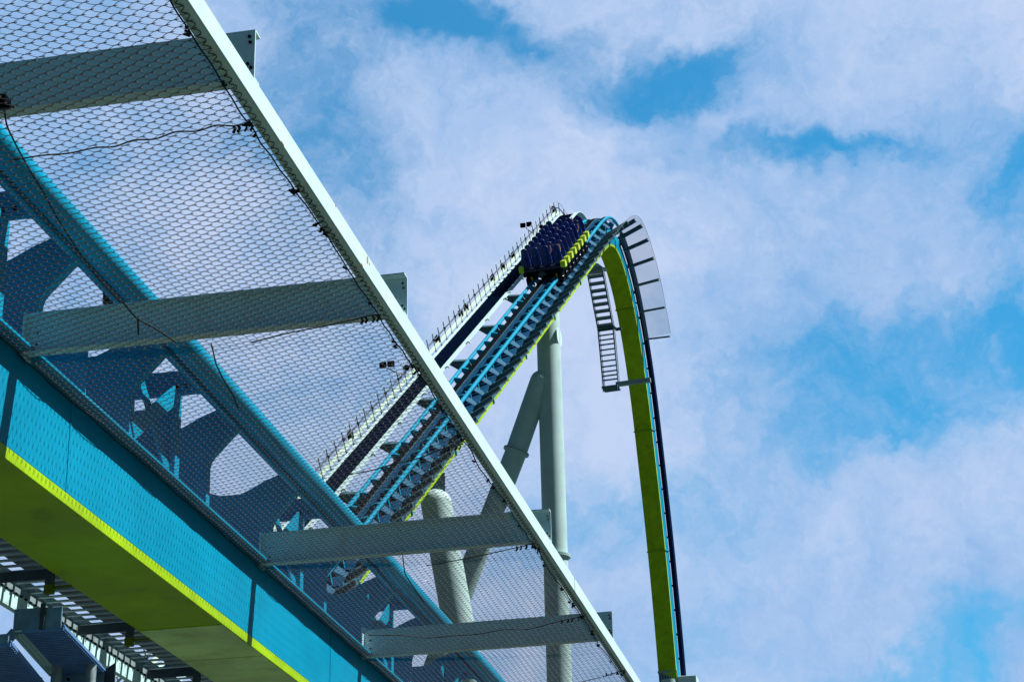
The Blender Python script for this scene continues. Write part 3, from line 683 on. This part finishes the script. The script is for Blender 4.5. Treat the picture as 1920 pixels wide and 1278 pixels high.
qa, qb = h_pt(818, 945, -25.5), h_pt(856, 1150, -25.5); dv2 = qb-qa; dv2 /= np.linalg.norm(dv2); qz = qa+dv2*((0-qa[2])/dv2[2])
c2 = empty('support_column', tuple(qz), 'leaning pale green tubular column behind the net, topped at the lime spine edge', 'support column', 'tubular columns under the lift hill')
b0 = np.array(c2.location)
m = MB(); m.tube([qa, qb, qz], .86, 'column', 40); m.build('shaft', c2, b0)
m = MB(); m.sphere(qa, .87, 'white', 20); m.build('head_cap', c2, b0)
m = MB(); m.bar(qa+V(0, 0, -.5), fp(s_of_h(-25.5), .2, -2.6), 1.0, .9, 'slat'); m.build('head_beam', c2, b0)
c3 = empty('support_column', tuple(fh(34.4, GZ)), 'square headed support just entering the frame under the foot of the drop', 'support column', 'tubular columns under the lift hill')
b0 = np.array(c3.location); p0 = plane_pt(1254, 1262, 0)
m = MB(); m.tube([V(p0[0], p0[1], 0), p0+V(0, 0, -.6)], .8, 'column', 28); m.build('shaft', c3, b0)
m = MB(); m.box(tuple(p0+V(-.75, -.5, -.9)), tuple(p0+V(.75, .9, -.02)), 'slat'); m.box(tuple(p0+V(-.85, -.6, 0)), tuple(p0+V(.75, .9, .12)), 'galv')
for q in range(6): m.box(tuple(p0+V(-.6+q*.22, -.53, -.7)), tuple(p0+V(-.53+q*.22, -.5, -.1)), 'galv')
m.build('head_box', c3, b0)
m = MB(); m.box(tuple(p0+V(.76, -.4, -1.1)), tuple(p0+V(2.3, 1.2, -.35)), 'white'); m.build('junction_cabinet', c3, b0, bevel=.05)

# ------------------------------------------------------------------ maintenance stair under the crest
st = empty('maintenance_stair', tuple(fh(25.6, 0, -1.6)), 'steep dark maintenance stair hung left of the lime drop spine', 'stair')
b0 = np.array(st.location)
def sp_(x, y, c): return plane_pt(x, y, c)
Lp = [(1100, 505), (1106, 545), (1113, 580), (1120, 615), (1123, 650), (1127, 695), (1131, 728)]
Rp = [(1129, 505), (1137, 540), (1143, 575), (1150, 613), (1154, 650), (1158, 690), (1160, 722)]
cL, cR = -2.35, -1.05
LA = np.array([sp_(*p, cL) for p in Lp]); RA = np.array([sp_(*p, cR) for p in Rp])
# both sides share depth: average their distance along the track so treads are level
for i in range(len(Lp)):
    hl = (LA[i]-C0)@H; hr_ = (RA[i]-C0)@H; hm = (hl+hr_)/2
    zm = (LA[i][2]+RA[i][2])/2
    LA[i] = C0+H*hm+CR*cL+V(0, 0, zm-C0[2]); RA[i] = C0+H*hm+CR*cR+V(0, 0, zm-C0[2])
for A_ in (LA, RA):
    for i in range(len(A_)-1): m = MB() if i == 0 else m; m.bar(A_[i], A_[i+1], .07, .24, 'slat', up=tuple(H))
    m.build('stringer', st, b0)
tz = np.r_[np.linspace(0, 2.9, 9), np.linspace(3.15, 5.6, 11)]
for i, t_ in enumerate(tz):
    k = int(t_); f_ = t_-k; a = LA[k]*(1-f_)+LA[k+1]*f_; b_ = RA[k]*(1-f_)+RA[k+1]*f_
    m = MB(); dep = .5 if t_ < 3 else .12
    m.bar(a, b_, dep, .035, 'slat'); m.bar(a+H*dep/2+V(0, 0, .06), b_+H*dep/2+V(0, 0, .06), .02, .12, 'slat')
    if t_ < 3: m.bar(a-H*dep/2+V(0, 0, .0), b_-H*dep/2+V(0, 0, .0), .02, .2, 'galv')
    m.build('tread', st, b0)
m = MB(); a, b_ = LA[-1], RA[-1]; m.box((0, -.5, -.10), (1.36, .6, .05), 'slat', lambda x, y, z: a+CR*(x-.03)+H*y+V(0, 0, z-.1))
for x in (0.05, 1.25): m.box((x, -.5, -.45), (x+.06, -.42, -.1), 'slat', lambda x_, y, z: a+CR*x_+H*y+V(0, 0, z-.1))
m.build('landing', st, b0)
m = MB(); p = RA[-1]+V(0, 0, .15); m.bar(p-CR*.2, p+CR*2.75, .3, .36, 'galv'); m.build('support_arm', st, b0)
p = RA[3]+V(0, 0, .1); q = fp(s_of_h(25.9), -HWF, -2.2)
m = MB(); m.bar(LA[3], RA[3], .25, .28, 'slat'); m.bar(RA[3]+V(0, 0, .0), RA[3]+CR*.35+V(0, 0, -.35), .2, .22, 'galv'); m.bar(RA[3]+CR*.3+V(0, 0, -.3), RA[3]+CR*.75+V(0, 0, -.28), .2, .22, 'slat'); m.build('support_arm', st, b0)
m = MB(); p = LA[0]; m.tube([p+CR*.3+V(0, 0, .5), p+CR*.9+V(0, 0, .35), p+CR*1.3+V(0, 0, -.05), p+CR*1.7+V(0, 0, -.2)], .17, 'white', 10); m.bar(LA[0]+V(0, 0, -.1), RA[0]+V(0, 0, -.1), .4, .5, 'galv'); m.build('support_arm', st, b0)
m = MB()
for A_, s_ in ((LA, -1), (RA, 1)): m.tube([x+V(0, 0, .2)+H*.55 for x in A_], .03, 'palegreen', 6)
m.build('handrail', st, b0)

# ================================================================== TRAIN
S_T0 = s_of_h(1.55); ROW = 1.29
train = empty('coaster_train', tuple(fp(S_T0, 0, 0)), 'eight row coaster train with tall blue seats and lime side shells climbing to the crest', 'roller coaster train')
trb = np.array(train.location); invt = Matrix.Translation(tuple(-trb))
# seat shell, local: x right, y forward (up the hill), z along the track normal
def seat_mesh():
    m = MB(); W_ = [(-.04, .20), (.12, .27), (.35, .29), (.62, .285), (.80, .25), (.95, .215), (1.10, .21), (1.24, .20), (1.33, .155), (1.38, .06)]
    ring = 12; vs = []; 
    for z, hw_ in W_:
        yb = -.26+.10*math.sin(z*1.9)+.05*z; yf = yb+.14+.04*math.cos(z*2)
        for j in range(ring):
            a = 2*math.pi*j/ring; ca, sa = math.cos(a), math.sin(a)
            ex = math.copysign(abs(ca)**.5, ca); ey = math.copysign(abs(sa)**.6, sa)
            vs.append((hw_*ex, (yb+yf)/2+(yf-yb)/2*ey, z))
    fs = [(i*ring+j, i*ring+(j+1) % ring, (i+1)*ring+(j+1) % ring, (i+1)*ring+j) for i in range(len(W_)-1) for j in range(ring)]
    fs += [list(range(ring))[::-1], [len(vs)-ring+j for j in range(ring)]]
    vs = [(x*1.16, y, z) for x, y, z in vs]
    m.add(vs, fs, 'seat', True)
    m.box((-.26, -.1, .0), (.26, .36, .16), 'seatdk'); m.box((-.05, -.34, .02), (.05, -.24, .9), 'seat')
    m.box((-.29, -.14, .12), (-.235, .22, .5), 'seat'); m.box((.235, -.14, .12), (.29, .22, .5), 'seat')
    return m.mesh('seat')
seat_me = seat_mesh()
ch = MB(); ch.box((-1.42, -.62, .32), (1.42, .62, .62), 'black'); ch.box((-.25, -.85, .35), (.25, .85, .52), 'darksteel'); ch.box((-1.35, -.5, .63), (1.35, .6, .80), 'seatdk')
ch.box((-.2, -.66, .36), (.2, -.621, .60), 'darksteel')
ch_me = ch.mesh('car_chassis')
fd = MB()
fdp = [(-.44, .62), (-.48, .82), (-.36, 1.06), (-.08, 1.10), (.02, 1.0), (.10, .80), (.06, .62)]
fd.prism(fdp, 1.36, 1.72, 'fender', lambda p, q, d: (d, p, q)); fdr_me = fd.mesh('side_shell')
fd = MB(); fd.prism(fdp, -1.72, -1.36, 'fender', lambda p, q, d: (d, p, q)); fdl_me = fd.mesh('side_shell')
def wheels(sg, rear):
    m = MB(); x = sg*.92
    def wheel(cx, cy, cz, r, ax, mat, wd=.09):
        a = {'x': V(1, 0, 0), 'z': V(0, 0, 1)}[ax]; c = V(cx, cy, cz); m.tube([c-a*wd/2, c+a*wd/2], r, mat, 16); m.tube([c-a*(wd/2+.02), c+a*(wd/2+.02)], r*.35, 'chrome', 8)
    wheel(x, -.22, .29, .17, 'x', 'yellow' if rear else 'black'); wheel(x, .22, .29, .17, 'x', 'black')
    wheel(x+sg*.25, -.2, .02, .12, 'z', 'black'); wheel(x+sg*.25, .2, .02, .12, 'z', 'black'); wheel(x, 0, -.24, .11, 'x', 'black')
    m.box((min(x+sg*.12, x+sg*.42), -.42, -.3), (max(x+sg*.12, x+sg*.42), .42, .36), 'black')
    m.tube([(x+sg*.43, -.25, .1), (x+sg*.45, -.1, .14), (x+sg*.45, .1, .10), (x+sg*.43, .25, 0)], .018, 'chrome', 6)
    return m.mesh('wheel_bogie')
wm = {(sg, r): wheels(sg, r) for sg in (1, -1) for r in (True, False)}
lb = MB(); lb.tube([(-.2, .34, .30), (-.2, .20, .45), (.2, .20, .45), (.2, .34, .30)], .035, 'darksteel', 6); lb_me = lb.mesh('lap_bar')
SX = (-1.18, -.395, .395, 1.18)
car_mats = []
for r_ in range(8):
    s = S_T0+r_*ROW; mm = fmat(s, .16); car_mats.append(mm)
    car = put('car', ch_me, train, invt @ mm)
    for x in SX:
        st_ = put('seat', seat_me, car, Matrix.Translation((x, 0, .92)))
        put('lap_bar', lb_me, car, Matrix.Translation((x, 0, .92)))
    put('side_shell', fdr_me, car, Matrix.Identity(4)); put('side_shell', fdl_me, car, Matrix.Identity(4))
    for sg in (1, -1): put('wheel_bogie', wm[(sg, r_ == 0)], car, Matrix.Translation((0, 0, -.16)))

# ------------------------------------------------------------------ riders
def skinned(name, verts, edges, radii, mat, parent, mats=None):
    me = bpy.data.meshes.new(name); me.from_pydata(verts, edges, []); me.materials.append(M[mat])
    o = bpy.data.objects.new(name, me); COL.objects.link(o)
    if parent is not None: o.parent = parent
    mo = o.modifiers.new('skin', 'SKIN'); mo.use_smooth_shade = True
    sv = me.skin_vertices[0] if me.skin_vertices else None
    if sv is None:
        bpy.context.view_layer.objects.active = o
        sv = me.skin_vertices[0]
    for i, r__ in enumerate(radii): sv.data[i].radius = (r__, r__)
    sv.data[0].use_root = True
    o.modifiers.new('sub', 'SUBSURF').levels = 1; o.modifiers['sub'].render_levels = 1
    return o
def rider(mm, x, pose, shirt, hair, label):
    root = bpy.data.objects.new('person', None); COL.objects.link(root); root.matrix_world = mm @ Matrix.Translation((x, .02, 1.07)); root.empty_display_size = .2
    tag(root, label, 'person', 'riders on the coaster train')
    # pelvis at origin, y forward, z up the seat back
    Vv = [(0, 0, .08), (0, -.02, .30), (0, -.03, .50), (0, -.02, .60), (0, .0, .68), (0, .02, .80), (0, .03, .88)]
    E_ = [(0, 1), (1, 2), (2, 3), (3, 4), (4, 5), (5, 6)]; Rr = [.14, .13, .15, .065, .06, .10, .085]
    arms = []
    for s_ in (-1, 1):
        i = len(Vv)
        if pose == 'up': A_ = [(s_*.19, -.02, .55), (s_*.26, .06, .80), (s_*.23, .08, 1.05), (s_*.22, .08, 1.13)]
        elif pose == 'one' and s_ == 1: A_ = [(s_*.19, -.02, .55), (s_*.33, .10, .72), (s_*.36, .14, .98), (s_*.35, .15, 1.06)]
        else: A_ = [(s_*.19, -.02, .54), (s_*.26, .05, .32), (s_*.19, .26, .28), (s_*.16, .33, .28)]
        Vv += A_; E_ += [(2, i), (i, i+1), (i+1, i+2), (i+2, i+3)]; Rr += [.065, .048, .036, .04]; arms.append((A_, i))
        # fingers
        w_ = np.array(A_[3]); dr = w_-np.array(A_[2]); dr /= np.linalg.norm(dr)
        for q, ln in zip((-.03, -.01, .01, .03), (.055, .065, .062, .05)):
            j = len(Vv); Vv += [tuple(w_+V(q, 0, 0)*.8+dr*.03), tuple(w_+V(q*1.2, .01, 0)+dr*(.03+ln))]; E_ += [(i+3, j), (j, j+1)]; Rr += [.010, .008]
        j = len(Vv); Vv += [tuple(w_+V(-s_*.045, .02, 0)+dr*.02), tuple(w_+V(-s_*.06, .025, 0)+dr*.05)]; E_ += [(i+3, j), (j, j+1)]; Rr += [.011, .009]
    for s_ in (-1, 1):
        i = len(Vv); Vv += [(s_*.10, .03, .07), (s_*.12, .42, .12), (s_*.12, .50, -.28), (s_*.12, .62, -.33)]; E_ += [(0, i), (i, i+1), (i+1, i+2), (i+2, i+3)]; Rr += [.09, .065, .045, .04]
    body = skinned('body', Vv, E_, Rr, 'skin', root)
    m = MB(); m.sphere((0, .03, .82), .118, 'skin', 12, (.86, .98, 1.12)); m.sphere((0, .15, .80), .018, 'skin', 6); m.sphere((.1, .02, .81), .025, 'skin', 6, (.4, 1, 1.3)); m.sphere((-.1, .02, .81), .025, 'skin', 6, (.4, 1, 1.3))
    for s_ in (-1, 1): m.sphere((s_*.04, .138, .83), .011, 'black', 6)
    m.box((-.03, .135, .755), (.03, .142, .763), 'red'); m.build('head', root)
    m = MB(); m.sphere((0, .0, .855), .126, hair, 12, (.92, .98, 1.0)); m.build('hair', root)
    sh = [(0, 0, .04), (0, -.02, .28), (0, -.03, .50)]; se = [(0, 1), (1, 2)]; sr = [.155, .15, .17]
    for A_, _ in arms:
        i = len(sh); e_ = tuple(np.array(A_[0])*.35+np.array(A_[1])*.65); sh += [A_[0], e_]; se += [(2, i), (i, i+1)]; sr += [.085, .065]
    skinned('shirt', sh, se, sr, shirt, root)
    skinned('shorts', [(0, 0, .05), (-.10, .05, .07), (-.12, .34, .11), (.10, .05, .07), (.12, .34, .11)], [(0, 1), (1, 2), (0, 3), (3, 4)], [.15, .10, .085, .10, .085], 'darkcloth', root)
    return root
riders = [(0, 3, 'up', 'bluecloth', 'blond', 'rider with both arms raised in the right seat of the rear row'),
          (0, 2, 'one', 'red', 'hair', 'rider in red, one arm up, in the third seat of the rear row'),
          (0, 1, 'down', 'whitecloth', 'hair', 'rider in white in the second seat of the rear row'),
          (0, 0, 'down', 'whitecloth', 'hair', 'rider in white in the left seat of the rear row'),
          (2, 1, 'down', 'whitecloth', 'blond', 'blond rider in the second seat of the third row from the back'),
          (1, 3, 'down', 'greencloth', 'hair', 'rider in grey green at the right end of the second row from the back'),
          (3, 3, 'down', 'red', 'hair', 'rider in red at the right end of the fourth row from the back'),
          (3, 1, 'down', 'bluecloth', 'hair', 'rider in light blue in the second seat of the fourth row from the back'),
          (5, 3, 'one', 'whitecloth', 'hair', 'rider at the right end of the sixth row with one arm up'),
          (5, 1, 'one', 'whitecloth', 'blond', 'blond rider in the second seat of the sixth row with one arm up'),
          (6, 0, 'down', 'darkcloth', 'hair', 'rider in dark clothes in the left seat of the seventh row from the back'),
          (7, 2, 'up', 'darkcloth', 'hair', 'rider in the third seat of the front row with both arms raised'),
          (2, 3, 'down', 'bluecloth', 'blond', 'rider in light blue at the right end of the third row from the back')]
for (r_, k, pose, shirt, hair, lab) in riders: rider(car_mats[r_], SX[k], pose, shirt, hair, lab)

sc.render.resolution_x = 1024; sc.render.resolution_y = 681
sc.cycles.max_bounces = 6; sc.cycles.transparent_max_bounces = 16
sc.cycles.use_denoising = True
